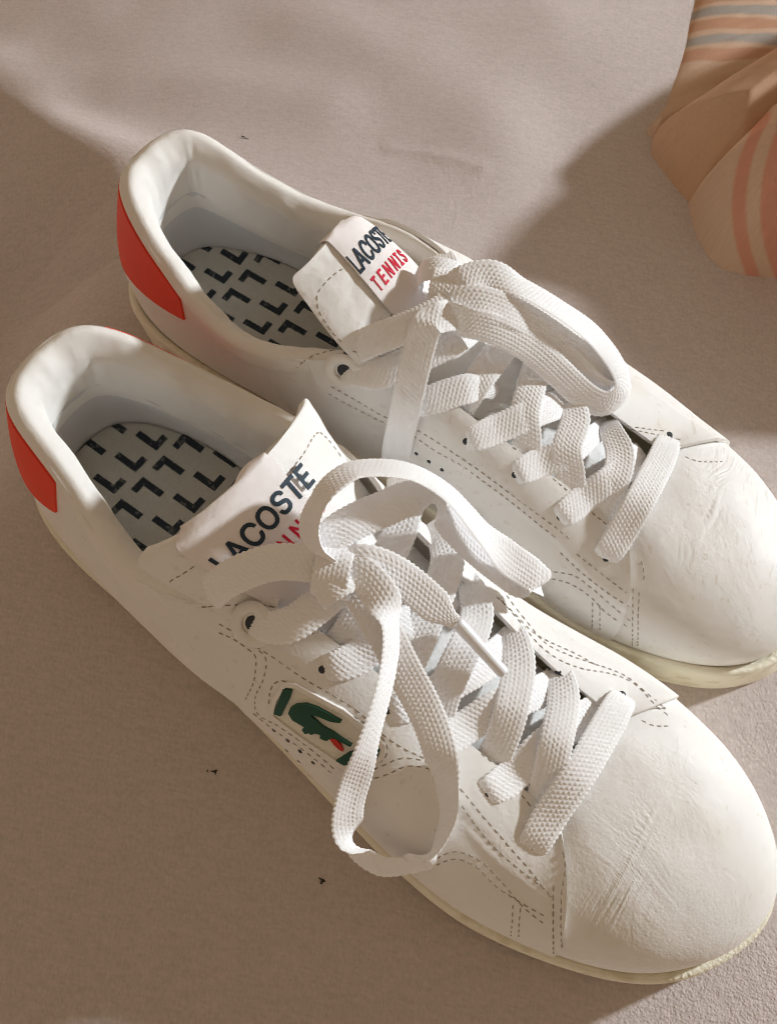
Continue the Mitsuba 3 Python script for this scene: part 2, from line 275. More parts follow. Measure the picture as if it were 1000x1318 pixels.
# DATA BEGIN (tenths of a millimetre in the frame of each shoe)
STITCH = {'sneaker':[[[1080,333,702],[1101,331,705],[1121,330,708],[1142,329,711],[1162,328,713],[1182,328,715],[1202,327,716],[1221,326,716],[1241,325,715],[1259,323,712],[1278,321,708],[1297,320,703],[1315,319,699],[1334,318,695],[1353,317,692],[1372,315,690],[1391,313,687],[1409,310,685],[1428,307,682],[1447,304,680],[1466,302,676],[1485,299,673],[1503,297,668],[1522,296,664],[1541,295,659],[1559,296,653],[1578,298,646],[1596,300,640],[1615,300,634],[1634,299,628],[1653,298,623],[1672,295,618],[1690,293,613],[1709,288,608],[1728,283,603],[1747,278,598],[1766,275,593],[1785,273,587],[1804,274,581],[1823,276,574],[1842,277,568],[1861,278,562],[1880,280,556],[1898,283,549],[1916,287,543],[1935,291,537],[1953,295,531],[1972,298,525],[1991,301,519],[2009,304,513],[2028,307,508],[2046,310,502],[2065,314,497],[2083,317,491],[2102,320,486],[2121,323,481],[2139,326,476],[2157,330,472],[2175,335,468],[2193,340,464],[2210,346,461],[2227,353,457]],[[1897,308,542],[1915,314,535],[1933,319,529],[1951,324,522],[1969,328,515],[1987,332,509],[2006,336,503],[2025,339,497],[2043,341,492],[2062,343,487],[2081,344,482],[2101,344,478],[2120,344,474],[2139,345,470],[2159,344,467],[2178,344,464],[2198,344,463],[2216,345,461],[2233,350,459],[2250,357,454]],[[1091,349,681],[1113,345,688],[1134,342,693],[1155,341,697],[1175,341,699],[1196,342,699],[1217,342,699],[1228,351,688],[1236,364,670],[1243,378,650],[1248,391,628],[1248,405,600],[1245,418,565],[1242,429,520]],[[1235,428,426],[1271,435,495]],[[1145,332,708],[1165,329,712],[1186,328,715],[1205,329,715],[1224,330,712],[1243,332,707],[1255,340,696],[1262,353,680],[1267,367,662],[1270,381,642],[1269,396,617],[1268,409,589],[1273,420,560],[1281,429,529],[1293,433,514],[1314,433,519],[1339,432,531],[1362,430,540],[1382,430,543],[1402,430,545],[1422,430,547],[1442,430,548],[1462,430,548],[1481,431,548],[1500,431,546],[1519,432,544],[1538,433,541],[1557,434,538],[1576,436,534]],[[1271,435,495],[1291,436,496],[1312,437,499],[1333,438,502],[1354,439,506],[1375,440,510],[1396,440,515],[1416,440,520],[1437,440,523],[1457,440,526],[1477,441,527],[1497,441,526],[1516,442,525],[1535,443,523],[1555,444,519],[1574,445,513]],[[1314,409,589],[1305,395,614],[1300,383,633],[1299,371,651],[1309,354,668],[1324,346,673],[1343,340,675],[1362,335,676],[1380,332,675],[1399,330,673],[1418,328,671],[1437,325,669],[1455,322,667],[1474,319,664],[1492,316,662],[1511,313,658],[1529,311,654],[1549,308,650],[1568,306,646],[1587,305,641],[1605,305,635],[1622,307,629],[1640,312,621],[1653,322,613],[1659,340,602],[1656,353,596],[1645,367,590],[1628,382,584]],[[1633,402,565],[1644,388,575],[1655,373,583],[1666,358,590],[1676,342,596],[1686,326,601],[1699,313,602],[1715,302,601],[1732,292,599],[1749,284,596],[1768,280,591],[1787,279,585],[1808,280,578]],[[1645,415,546],[1658,402,556],[1670,389,564],[1683,374,570],[1694,359,578],[1704,343,585],[1714,327,589],[1728,315,591],[1745,304,590],[1764,295,587],[1781,290,584],[1800,290,577],[1819,295,569]],[[1925,454,443],[1933,437,459],[1943,422,469],[1955,410,474],[1971,401,476],[1990,395,475],[2010,391,473],[2028,388,469],[2047,388,465],[2066,390,459],[2085,393,453],[2104,396,447],[2122,398,441],[2141,402,434],[2159,406,428],[2178,409,422],[2196,411,417],[2215,412,413],[2234,413,410],[2252,412,407],[2271,411,405],[2290,410,404]],[[1935,465,427],[1944,449,445],[1955,435,456],[1968,423,462],[1985,415,464],[2005,409,463],[2023,406,461],[2042,406,456],[2061,408,450],[2080,411,443],[2100,412,437],[2119,412,433],[2138,411,430],[2158,409,426],[2177,407,424],[2196,405,422],[2215,402,420],[2234,400,420],[2252,397,419],[2271,395,420]],[[2167,417,418],[2179,434,401],[2193,450,381],[2207,465,352],[2226,477,301]],[[2188,413,417],[2200,429,401],[2212,445,382],[2226,459,357],[2243,471,315]],[[2227,322,472],[2236,336,465],[2246,351,458],[2256,364,450],[2267,377,436],[2279,390,423],[2290,403,410],[2302,416,396],[2315,428,378],[2329,439,354],[2346,448,318]],[[2250,316,476],[2259,332,468],[2269,347,460],[2280,362,450],[2292,375,434],[2304,389,421],[2317,402,407],[2330,415,390],[2351,422,341],[2371,431,303]],[[2197,238,501],[2212,251,500],[2224,265,496],[2234,281,491],[2243,298,484],[2250,316,476]],[[2222,327,469],[2239,312,477]],[[1864,168,573],[1888,167,566],[1912,165,558],[1941,144,480]],[[2021,183,526],[2042,188,521],[2062,193,516],[2082,199,511]],[[1278,271,745],[1287,253,752],[1297,237,756],[1311,224,758],[1326,210,758],[1328,175,679],[1345,169,675],[1366,168,666],[1400,196,739]],[[1001,336,698],[1020,326,713],[1048,325,761],[1063,313,765],[1079,301,768],[1093,289,768],[1108,276,768],[1123,264,767],[1138,252,765],[1156,243,772],[1174,234,777],[1191,227,780],[1215,229,793]],[[1657,-230,635],[1678,-230,628],[1699,-230,620],[1720,-229,613],[1741,-228,606],[1762,-224,600],[1783,-222,594],[1804,-221,587],[1825,-224,579],[1847,-230,571],[1869,-237,562],[1890,-245,553],[1912,-253,544],[1934,-261,536],[1956,-267,528],[1978,-273,521],[2000,-278,515],[2022,-282,508]],[[1674,-234,627],[1694,-230,622],[1714,-226,616],[1734,-223,611],[1754,-219,605],[1774,-215,600],[1794,-210,594],[1814,-206,589],[1834,-202,583],[1854,-201,577],[1875,-202,570],[1896,-204,563],[1917,-208,556],[1938,-215,549],[1959,-223,541],[1980,-233,534],[2001,-244,526],[2021,-258,517],[2041,-272,508],[2062,-286,499],[2083,-298,491],[2105,-307,483],[2127,-314,477],[2148,-317,473],[2168,-315,474],[2188,-308,477],[2207,-299,482],[2226,-291,488],[2252,-303,456],[2272,-300,457],[2293,-299,457]],[[1677,-269,601],[1697,-261,602],[1717,-253,600],[1737,-247,597],[1757,-242,594],[1778,-237,589],[1798,-231,585],[1819,-226,581],[1839,-222,576],[1860,-222,569],[1880,-226,562],[1901,-232,554],[1923,-241,546],[1945,-249,538],[1966,-259,529],[1987,-269,521],[2009,-279,512],[2031,-289,504],[2052,-300,495],[2075,-309,487],[2096,-317,480],[2118,-322,475],[2139,-323,472],[2160,-320,471],[2181,-316,473],[2201,-312,475],[2221,-308,479],[2243,-307,476],[2268,-317,449],[2289,-314,450]],[[2077,-363,22],[2105,-374,22]],[[2071,-180,514],[2094,-189,512]],[[2213,-226,484],[2234,-226,485],[2254,-232,484],[2273,-245,480],[2292,-261,474],[2311,-280,465]],[[1025,-59,936],[1024,-81,934],[1022,-105,930],[1019,-129,925],[1013,-155,919],[1005,-186,912],[997,-217,895],[996,-242,875],[1009,-253,848],[1023,-259,825],[1040,-259,810],[1059,-255,802],[1078,-248,793]],[[986,287,887],[978,302,877],[970,317,868],[959,332,854],[946,348,839],[945,355,822]],[[1189,230,778],[1221,234,789]]],'sneaker_001':[[[1100,-329,643],[1123,-327,639],[1146,-325,636],[1168,-323,632],[1191,-321,629],[1214,-319,625],[1237,-317,620],[1259,-315,614],[1282,-313,609],[1305,-311,609],[1329,-309,611],[1353,-307,615],[1377,-305,619],[1400,-303,622],[1424,-301,622],[1447,-301,620],[1470,-300,618],[1493,-300,614],[1515,-299,611],[1538,-299,607],[1561,-299,602],[1583,-298,598],[1606,-298,593],[1629,-297,587],[1651,-296,582],[1674,-296,576],[1696,-296,570],[1719,-296,564],[1742,-296,558],[1764,-297,552],[1787,-297,547],[1810,-298,541],[1832,-298,536],[1855,-299,532],[1878,-300,527],[1901,-300,522],[1924,-301,518],[1946,-302,513],[1969,-303,508],[1992,-305,503],[2015,-307,498],[2037,-309,493]],[[1093,-336,604],[1116,-334,600],[1139,-332,595],[1162,-330,592],[1185,-328,590],[1208,-326,588],[1230,-322,581],[1253,-318,577],[1278,-318,580],[1302,-317,583],[1326,-316,585],[1350,-315,589],[1374,-314,592],[1398,-313,594],[1421,-313,594],[1444,-313,591],[1467,-314,588],[1490,-314,584],[1513,-314,582],[1536,-313,581],[1559,-311,580],[1582,-310,578],[1605,-309,574],[1627,-309,569],[1650,-309,564],[1672,-310,558],[1695,-310,553],[1718,-310,547],[1740,-310,542],[1763,-311,537],[1786,-312,532],[1808,-313,527],[1831,-314,522],[1853,-316,517],[1876,-318,512],[1899,-320,508],[1921,-322,503],[1944,-323,499],[1967,-325,495],[1989,-326,491]],[[2052,-331,479],[2075,-333,475],[2098,-335,471],[2120,-336,467],[2143,-338,463],[2165,-340,461],[2187,-343,459],[2209,-346,458],[2232,-349,456],[2254,-351,455],[2278,-345,433]],[[2007,-348,465],[2029,-352,459],[2051,-356,455],[2073,-360,451],[2095,-364,447],[2117,-367,445],[2140,-370,442],[2162,-372,439],[2184,-374,437],[2206,-376,436],[2228,-377,435],[2250,-378,434],[2272,-378,433],[2297,-369,413]],[[2020,-398,407],[2042,-391,418],[2064,-385,425],[2085,-380,429],[2108,-379,429],[2133,-381,425],[2157,-384,422],[2180,-386,419],[2203,-390,415],[2226,-393,411],[2250,-396,407],[2273,-399,403],[2298,-394,384],[2322,-396,377]],[[2027,-411,382],[2050,-407,394],[2073,-403,402],[2095,-401,406],[2119,-400,406],[2144,-401,403],[2168,-403,400],[2191,-407,395],[2214,-412,388],[2238,-415,381],[2261,-416,377],[2285,-417,373],[2311,-409,357],[2335,-407,354]],[[2182,-409,393],[2195,-422,371],[2209,-434,344],[2223,-442,308],[2240,-440,248]],[[2207,-407,395],[2223,-423,369],[2240,-435,335],[2259,-441,284]],[[2269,-319,449],[2280,-337,438],[2292,-354,425],[2305,-370,410],[2318,-385,392],[2331,-398,371],[2346,-409,344],[2362,-416,307],[2383,-410,240]],[[2290,-318,448],[2301,-335,438],[2312,-351,425],[2323,-367,411],[2335,-381,394],[2348,-393,374],[2362,-404,350],[2377,-412,317],[2395,-410,262]],[[2244,-235,484],[2261,-250,479],[2276,-267,472],[2286,-285,464],[2293,-306,455]],[[1543,-152,612],[1566,-146,605],[1589,-140,596]],[[1704,-190,633],[1736,-186,622]],[[1864,-184,576],[1889,-185,568],[1913,-186,561],[1938,-187,553]],[[2028,-196,528],[2052,-198,522],[2076,-199,516],[2100,-201,510]],[[1921,485,30],[1948,489,34],[1975,494,40]],[[1990,166,526],[2013,172,529],[2035,186,523],[2057,200,517],[2079,215,510],[2102,231,504],[2124,248,497]],[[1963,486,29],[1992,492,33]],[[2006,166,517],[2029,169,524],[2054,182,518],[2078,195,512],[2102,208,506],[2127,221,500],[2151,233,495],[2175,243,494]],[[2210,188,496],[2235,191,496],[2260,200,492],[2283,218,484],[2306,238,475],[2330,262,463],[2354,286,451]],[[1003,-106,933],[995,-131,935],[990,-155,935],[987,-179,934],[984,-201,929],[984,-224,923],[993,-241,915],[1006,-255,905],[1022,-265,894],[1040,-271,883],[1057,-277,872],[1075,-281,861],[1094,-282,849],[1114,-282,838]],[[1180,-24,842],[1182,-55,845],[1184,-82,843],[1185,-108,839],[1186,-133,835],[1185,-157,829]],[[977,-344,652],[993,-333,684],[1010,-322,711],[1024,-306,724],[1042,-293,735],[1061,-280,746],[1081,-267,753]],[[1142,-279,816],[1161,-267,806],[1182,-255,792]]]}
PERF = {'sneaker':[[1354,440,501,-8,98,20],[1405,442,512,-7,96,27],[1451,446,510,-6,96,27],[1405,446,394,-15,99,-7],[1454,453,409,-13,99,-1],[1499,449,505,-2,99,17]],'sneaker_001':[[1442,-326,521,-4,-98,19],[1492,-328,520,-3,-97,23],[1543,-329,518,-2,-96,27],[1550,-345,435,-9,-99,9]]}
EYE = {'sneaker':[[1172,290,753,-1,68,73],[1391,271,712,23,44,87],[1595,243,660,32,24,92],[1773,240,598,32,16,93],[1945,239,544,28,13,95],[2128,274,492,18,18,97],[2131,-256,496,15,-23,96],[1934,-175,544,2,100,6],[1393,-263,683],[1163,-293,728]],'sneaker_001':[[1136,-301,725,16,-93,34],[1359,-276,683,12,-85,51],[1575,-261,643,24,-66,72],[1760,-249,589,27,-48,84],[1953,-270,528,20,-37,91],[2147,-294,483,7,-34,94],[2134,239,496,17,12,98],[1947,478,26,4,-41,91],[1740,223,595],[1580,243,645]]}
EMB = {'o': [147.19, 37.33, 61.72], 'ax': [[0.9917, -0.0914, -0.09], [0.0013, 0.7088, -0.7054], [0.1283, 0.6995, 0.7031]], 'q': [0.40148, 0.008, 0.00989, -0.00323, 0.01281, -0.01591], 'plate': [[-14.18, -4.98], [-11.86, -6.24], [2.37, -6.65], [13.87, -4.19], [16.82, -3.25], [17.42, -0.68], [15.01, 2.15], [10.44, 6.47], [7.62, 6.49], [-2.63, 6.68], [-13.37, 6.56], [-14.52, 0.67]], 'bar': [[-14.4, -4.02], [-12.07, -5.33], [-11.52, -2.9], [-11.23, 4.4], [-13.32, 5.29], [-13.86, 0.75]], 'bar2': [[7.91, 6.26], [9.69, 1.91], [12.88, -1.52], [14.29, -3.17], [16.46, -3.06], [17.01, -1.05], [14.97, 1.74], [10.26, 6.12]], 'croc': [[-9.93, 1.65], [-10.1, -0.44], [-9.21, -2.31], [-6.96, -4.13], [-3.9, -4.88], [-0.07, -5.01], [3.62, -4.99], [3.53, -4.33], [0.93, -3.25], [-1.8, -2.85], [-3.81, -2.35], [-4.38, -1.72], [-2.3, -1.4], [0.27, -0.86], [2.83, -1.06], [5.73, -0.81], [9.44, -0.61], [9.16, 0.09], [6.3, 0.22], [4.14, 0.25], [3.21, 1.46], [3.07, 2.14], [2.19, 2.57], [0.94, 2.7], [0.64, 1.73], [-0.81, 2.25], [-1.46, 3.39], [-2.31, 3.34], [-3.06, 4.36], [-4.36, 3.81], [-4.16, 2.49], [-6.34, 2.68], [-8.03, 2.84]], 'mouth': [[3.03, 1.13], [4.87, 0.3], [6.74, 1.02], [8.48, 2.4], [7.09, 2.58], [5.16, 2.13]]}
CREASE = [[[2418,343,405],[2398,192,478],[2388,37,496],[2386,-101,495],[2390,-228,475]],[[2189,166,498],[2316,153,496],[2431,168,474],[2581,188,425]],[[2383,254,461],[2437,196,468],[2544,173,444]]]
RIDGE = [[[-259.9,392.5],[-201.7,344.1],[-157.6,324.7],[-128.6,314.0]],[[-217.2,383.7],[-165.0,390.1],[-114.4,390.2],[-78.3,385.4]],[[-91.9,439.7],[-48.0,424.5],[-10.0,391.4],[9.8,365.7]],[[-40.2,361.2],[-19.4,360.6],[3.9,356.1]],[[-188.8,242.6],[-151.8,216.4],[-127.2,185.3]],[[17.1,471.6],[0.1,423.2],[12.9,393.5]]]
CLOTH = [[[92.9,552.7],[94.4,511.9],[90.9,484.7],[87.2,452.6],[83.5,425.1],[78.5,410.5],[75.9,404.7],[81.8,400.6],[104.2,412.3],[142.5,441.7],[174.7,470.0],[230.2,603.0]],[[80.9,401.4],[81.2,389.7],[85.7,382.7],[95.8,369.9],[102.3,363.3],[119.0,359.5],[147.8,394.0],[223.8,462.6],[227.6,545.4],[145.7,475.4],[103.1,428.7]],[[101.6,363.1],[104.3,352.5],[107.9,342.5],[114.0,332.5],[120.8,328.0],[131.6,327.6],[145.9,330.4],[160.3,328.3],[181.7,308.7],[222.4,282.5],[292.8,302.1],[322.4,532.0],[246.2,493.9],[146.7,437.3],[117.0,394.7]],[[77.1,404.6],[81.1,399.3],[96.8,406.6],[115.4,423.7],[146.2,455.7],[227.0,531.8],[227.9,552.3],[145.5,480.9],[114.2,443.9],[95.6,422.8],[84.7,411.4]]]
EDGE = [[-309.3,405.5],[-233.4,366.5],[-204.0,349.9],[-163.0,324.5],[-141.7,305.0],[-121.9,267.2],[-119.5,225.8],[-117.8,202.8],[-127.7,143.5],[-135.9,103.8],[-182.2,53.3],[-316.1,20.9],[-545.1,319.3]]
STAY = [[[890,365,626],[989,362,647],[1110,356,664],[1196,351,682],[1225,372,654],[1231,427,483],[1214,400,217],[1327,434,395],[1547,452,488],[1628,437,518],[1662,398,558],[1717,331,585],[1787,299,576],[1838,305,557],[1937,329,522],[2036,344,492],[2108,355,472],[1914,340,520],[1978,359,499],[2061,374,471],[2151,375,450],[2243,376,439],[2271,373,441]],[[1039,-337,617],[1093,-335,582],[1197,-326,567],[1301,-317,563],[1412,-315,575],[1503,-317,566],[1596,-313,561],[1706,-315,538],[1805,-318,517],[1907,-327,497],[1995,-334,482],[2184,-381,427],[2304,-377,404],[2340,-374,400]]]
LINT = [[-35.3,64.2],[7.6,39.4],[-110.3,353.6]]
LACE = {'sneaker':[['bar6',[[2130,293,461,29,-2,-5],[2126,271,499,43,-6,-6],[2121,199,525,48,-5,-7],[2125,55,570,48,-5,-7],[2131,-127,545,48,-6,-7],[2135,-227,515,43,-6,-6],[2143,-273,465,29,-4,-4]]],['m5',[[1930,-197,528,-18,22,-6],[1955,-165,545,-31,27,-6],[1990,-99,565,-42,24,-3],[2024,17,592,-44,20,-1],[2067,113,538,-45,18,0],[2097,194,482,-46,16,1]]],['l5',[[1936,254,518,26,8,-9],[1947,230,552,37,12,-13],[1976,161,539,46,9,-13],[1998,64,564,46,8,-13],[2044,-65,543,44,13,-15],[2107,-206,478,43,16,-16]]],['m4',[[1743,-199,589,-17,22,-7],[1774,-167,605,-29,28,-8],[1824,-94,623,-41,26,-4],[1869,25,638,-45,19,0],[1897,109,591,-46,13,3],[1907,157,534,-47,9,5]]],['l4',[[1756,240,577,27,7,-9],[1768,213,612,40,11,-13],[1795,139,604,44,13,-15],[1831,52,617,41,19,-17],[1894,-48,584,40,21,-18],[1941,-154,510,41,19,-17]]],['m3',[[1559,-228,646,-18,22,-7],[1596,-185,676,-27,30,-9],[1643,-134,684,-42,23,-3],[1672,-21,704,-47,12,3],[1684,71,678,-47,11,4],[1701,133,640,-45,18,1],[1726,176,595,-43,22,-2]]],['l3',[[1583,244,636,18,19,-12],[1614,226,665,31,22,-16],[1659,151,652,41,19,-17],[1703,62,662,43,16,-16],[1746,-45,636,45,12,-15],[1771,-176,560,46,8,-13]]],['m2',[[1384,-305,660,-13,25,-9],[1427,-257,720,-23,32,-11],[1492,-188,754,-41,26,-4],[1529,-74,756,-46,14,3],[1554,46,735,-47,11,4],[1568,118,693,-47,10,5],[1573,160,638,-47,9,5]]],['l2',[[1378,266,689,18,19,-13],[1413,249,725,31,21,-16],[1453,183,727,43,16,-16],[1482,95,751,44,13,-15],[1519,-9,729,44,13,-15],[1543,-157,652,45,10,-14]]],['m1',[[1218,-344,720,-19,21,-6],[1264,-279,790,-30,27,-7],[1329,-191,828,-44,21,-1],[1359,-74,801,-47,10,5],[1372,47,787,-47,9,5],[1392,130,754,-47,8,6],[1388,192,711,-48,2,8]]],['l1',[[1149,285,723,7,25,-13],[1192,288,770,17,30,-18],[1255,254,794,37,25,-19],[1289,178,815,45,12,-14],[1313,101,852,46,7,-12],[1323,45,865,47,5,-12]]],['side',[[1034,310,783,47,5,-12],[1061,286,860,44,13,-15],[1102,229,904,39,22,-18],[1162,160,920,30,32,-21],[1233,115,922,23,37,-22],[1274,87,911,21,38,-22]]],['knot',[[1194,56,934,-17,42,-17],[1252,93,938,-30,36,-11],[1296,106,932,-48,5,7],[1325,54,906,-41,-19,17]]],['knot2',[[1290,-14,878,46,9,-13],[1293,68,949,46,9,-13],[1284,116,925,47,6,-12],[1286,135,856,47,6,-12]]],['loop1',[[1265,76,926,-32,-6,-36],[1224,90,955,-30,-4,-38],[1191,73,1033,-30,-6,-38],[1183,17,1099,-33,-18,-31],[1194,-81,1090,-28,-29,-28],[1250,-156,1070,-18,-36,-28],[1332,-218,1030,-10,-37,-29],[1434,-242,980,-4,-39,-29],[1539,-242,910,3,-40,-28],[1639,-264,820,15,-45,-9],[1712,-301,740,16,-46,-1],[1744,-306,710,18,-44,-10],[1728,-294,690,-15,42,19],[1660,-272,720,-15,46,4],[1564,-247,790,-16,45,5],[1462,-232,870,-20,43,8],[1389,-222,940,-29,9,38],[1339,-176,970,-30,-32,21],[1297,-106,965,-37,-25,19],[1259,-32,964,-39,-22,18],[1237,34,951,-41,-19,17],[1250,83,918,-47,-5,12]]],['loop2',[[1298,73,925,-6,-43,21],[1350,64,929,3,-44,20],[1419,76,919,18,-42,16],[1488,118,890,16,-26,-38],[1534,182,851,16,-20,-41],[1576,278,809,17,-18,-42],[1607,374,740,21,-16,-40],[1635,455,630,31,-13,-35],[1668,524,550,32,-5,-36],[1733,560,470,20,10,-43],[1806,553,430,15,15,-44],[1870,507,420,10,17,-44],[1902,448,490,-1,18,-45],[1884,370,538,-15,11,-45],[1829,299,592,-28,10,-38],[1746,233,662,-31,35,-10],[1650,185,718,-26,39,-13],[1562,160,791,-24,40,-14],[1486,132,846,-23,40,-14],[1402,102,877,-20,41,-15],[1331,75,892,-17,42,-16]]],['tail',[[1300,76,913,-6,-43,21],[1340,36,936,-15,-40,22],[1393,11,921,-8,-43,22],[1464,-10,878,0,-44,21],[1541,-19,830,4,-44,20],[1599,-25,797,5,-22,9],[1620,-30,790,4,-17,7]]]],'sneaker_001':[['bar6',[[2145,-299,454,29,0,-5],[2145,-284,493,43,1,-7],[2147,-226,522,48,3,-7],[2146,-96,573,48,4,-6],[2147,79,542,48,6,-5],[2142,196,510,43,8,-4],[2141,263,466,28,6,-2]]],['l5',[[1934,155,510,-19,-21,-6],[1964,92,553,-25,-31,-9],[2012,40,562,-39,-29,-5],[2043,-55,571,-46,-15,2],[2058,-145,533,-48,-8,5],[2064,-200,493,-48,-6,6]]],['m5',[[1948,-273,500,27,-8,-8],[1959,-260,539,38,-12,-11],[1990,-172,539,44,-15,-14],[2025,-95,561,44,-15,-14],[2060,16,541,45,-14,-13],[2090,133,471,44,-14,-14]]],['l4',[[1755,150,572,-18,-22,-6],[1792,89,610,-29,-29,-7],[1835,27,618,-44,-21,-2],[1859,-86,622,-43,-22,-2],[1913,-145,578,-41,-26,-4],[1944,-188,525,-43,-22,-2]]],['m4',[[1754,-250,559,26,-10,-9],[1771,-236,601,35,-18,-13],[1810,-167,597,38,-25,-17],[1859,-111,608,39,-24,-17],[1895,-23,588,35,-14,-12],[1913,66,541,31,-9,-9],[1935,187,460,31,-10,-9]]],['l3',[[1615,197,622,-37,-12,1],[1642,83,676,-46,-15,2],[1665,-9,685,-46,-15,1],[1689,-82,673,-43,-23,-2],[1738,-143,629,-41,-25,-4],[1758,-173,589,-44,-21,-2]]],['m3',[[1560,-256,616,22,-16,-10],[1588,-249,659,31,-22,-15],[1639,-175,660,38,-25,-17],[1694,-90,670,38,-25,-17],[1744,6,640,37,-26,-17],[1788,120,573,39,-23,-16],[1819,247,500,42,-19,-15]]],['m2',[[1346,-267,649,19,-19,-11],[1394,-262,707,30,-24,-15],[1448,-203,731,36,-27,-18],[1495,-148,737,30,-33,-19],[1540,-95,707,10,-29,-14],[1569,-66,655,-1,-22,-9]]],['l2',[[1498,138,689,-38,-8,3],[1517,44,728,-48,-3,7],[1514,-40,742,-48,2,9],[1509,-128,724,-48,0,8],[1501,-178,669,-48,0,8]]],['m1',[[1118,-289,690,11,-24,-12],[1168,-302,741,15,-29,-15],[1240,-283,771,31,-32,-19],[1300,-217,799,38,-24,-17],[1361,-135,827,40,-22,-16],[1403,-58,844,41,-20,-15]]],['l1',[[1156,297,720,-22,-18,-4],[1219,167,840,-34,-27,-6],[1271,72,900,-35,-32,-8],[1322,9,920,-33,-35,-9]]],['side',[[1149,-259,807,40,-22,-16],[1191,-231,853,39,-24,-17],[1253,-173,891,38,-25,-17],[1307,-101,914,40,-22,-16],[1341,-28,921,42,-20,-15]]],['tail',[[1369,-33,901,-40,22,16],[1341,-87,928,-33,31,18],[1319,-126,928,-47,-10,4],[1325,-174,886,-45,-19,-1],[1346,-242,820,-45,-19,0],[1368,-308,727,-45,-18,0],[1380,-349,557,-45,-18,0],[1381,-345,370,-45,-18,0]]],['knot',[[1186,153,834,-33,-35,-9],[1249,38,904,-35,-33,-8],[1317,-21,941,-23,-40,-13],[1355,2,930,1,-45,-19],[1370,91,875,14,-42,-20]]],['knot2',[[1368,21,856,48,6,-6],[1339,-19,933,48,3,-7],[1301,8,974,46,17,-1],[1271,99,940,31,36,10],[1270,188,880,8,45,17]]],['loop1',[[1317,14,919,-37,27,17],[1344,51,960,-40,22,16],[1391,105,960,-17,41,20],[1506,148,930,-6,46,-13],[1644,195,860,0,45,-17],[1777,239,760,9,44,-18],[1883,235,672,18,39,-22],[1918,200,634,27,25,-31],[1898,144,616,24,-5,-42],[1832,110,638,5,-27,-40],[1742,93,696,-3,-35,-33],[1641,71,772,-2,-37,-32],[1545,29,847,5,-35,-33],[1462,-23,899,10,-26,-39],[1391,-58,915,14,-22,-41],[1350,-46,893,15,-14,-44]]],['inner',[[1351,-30,931,-32,31,19],[1401,14,943,-34,30,18],[1492,57,918,-13,42,20],[1600,119,836,-3,44,19],[1712,168,748,2,45,19],[1816,204,690,8,45,17],[1885,223,631,6,44,-19],[1869,186,627,-7,-10,-47],[1787,159,667,-9,-20,-43],[1676,136,731,-11,-24,-41]]]]}
AGLET = [1799,-11,720]
# DATA END
M_LACE = mat('lace_cotton', pr((0.855, 0.86, 0.875), 0.75, 0.25, sheen=0.2))
M_THREAD = mat('seam_thread', pr((0.31, 0.265, 0.21), 0.8, 0.2))
M_HOLE_SHADE = mat('eyelet_backing', pr((0.05, 0.055, 0.065), 0.8, 0.2))  # bluish backing, darkened in colour to stand for the shade inside the holes
M_GREEN = mat('green_rubber', pr((0.006, 0.066, 0.040), 0.4, 0.4))
M_EMRED = mat('red_rubber', pr((0.55, 0.03, 0.02), 0.4, 0.4))
M_PLATE = mat('emblem_plate', pr((0.74, 0.72, 0.64), 0.4, 0.4))
M_LABEL = mat('woven_label', bump(pr((0.78, 0.74, 0.735), 0.7, 0.25, sheen=0.3), lambda p, n, uv: n3(p, 1800) * 0.00006))
M_NAVY = mat('navy_print', pr((0.018, 0.035, 0.055), 0.6, 0.3))
M_CRIMSON = mat('crimson_print', pr((0.62, 0.015, 0.05), 0.6, 0.3))
M_AGLET = mat('aglet_plastic', pr((0.80, 0.82, 0.86), 0.2, 0.5, clearcoat=0.6))

def mesh_join(parts):
    V, F, o = [], [], 0
    for v, f in parts: V.append(v); F.append(f + o); o += len(v)
    return np.vstack(V), np.vstack(F)
def dash(a, b, up, r):
    """one stitch: a short thread from a to b, ends sunk, 5-sided"""
    t = b - a; l = np.linalg.norm(t); t = t / l; sd = np.cross(up, t); sd /= np.linalg.norm(sd); up = np.cross(t, sd)
    ang = np.arange(5) * 2 * np.pi / 5; ring = np.cos(ang)[:, None] * sd + np.sin(ang)[:, None] * up
    P = np.stack([a - up * r * .9 + ring * r * .7, a + t * l * .25 + up * r * .25 + ring * r, b - t * l * .25 + up * r * .25 + ring * r, b - up * r * .9 + ring * r * .7])
    return P.reshape(-1, 3), grid_faces(4, 5, False, True)
def build_stitches(shoe):
    names = {}
    for line in STITCH[shoe]:
        P = np.array(line) / 10.0; d = np.r_[0, np.cumsum(np.linalg.norm(np.diff(P, axis=0), axis=1))]
        if d[-1] < 3: continue
        c = CubicSpline(d, P) if len(P) > 2 else (lambda t, P=P, d=d: P[0] + (P[1] - P[0]) * np.asarray(t)[..., None] / d[-1])
        parts = []; t = 0.4
        while t + 1.7 < d[-1]:
            j = np.random.uniform(-.12, .12); a, b = c(t), c(t + 1.75 + j)
            mid = (a + b) / 2; up = np.array([0, np.sign(mid[1]) * min(1, abs(mid[1]) / 45), .8])
            parts.append(dash(a, b, up, 0.21)); t += 2.45 + j
        if parts:
            k = shoe + '__stitching' + ('' if not names else '_%03d' % len(names)); names[k] = 1
            put(k, *mesh_join(parts), M_THREAD, shoe, smooth=True); labels[k] = {'kind': 'stuff'}
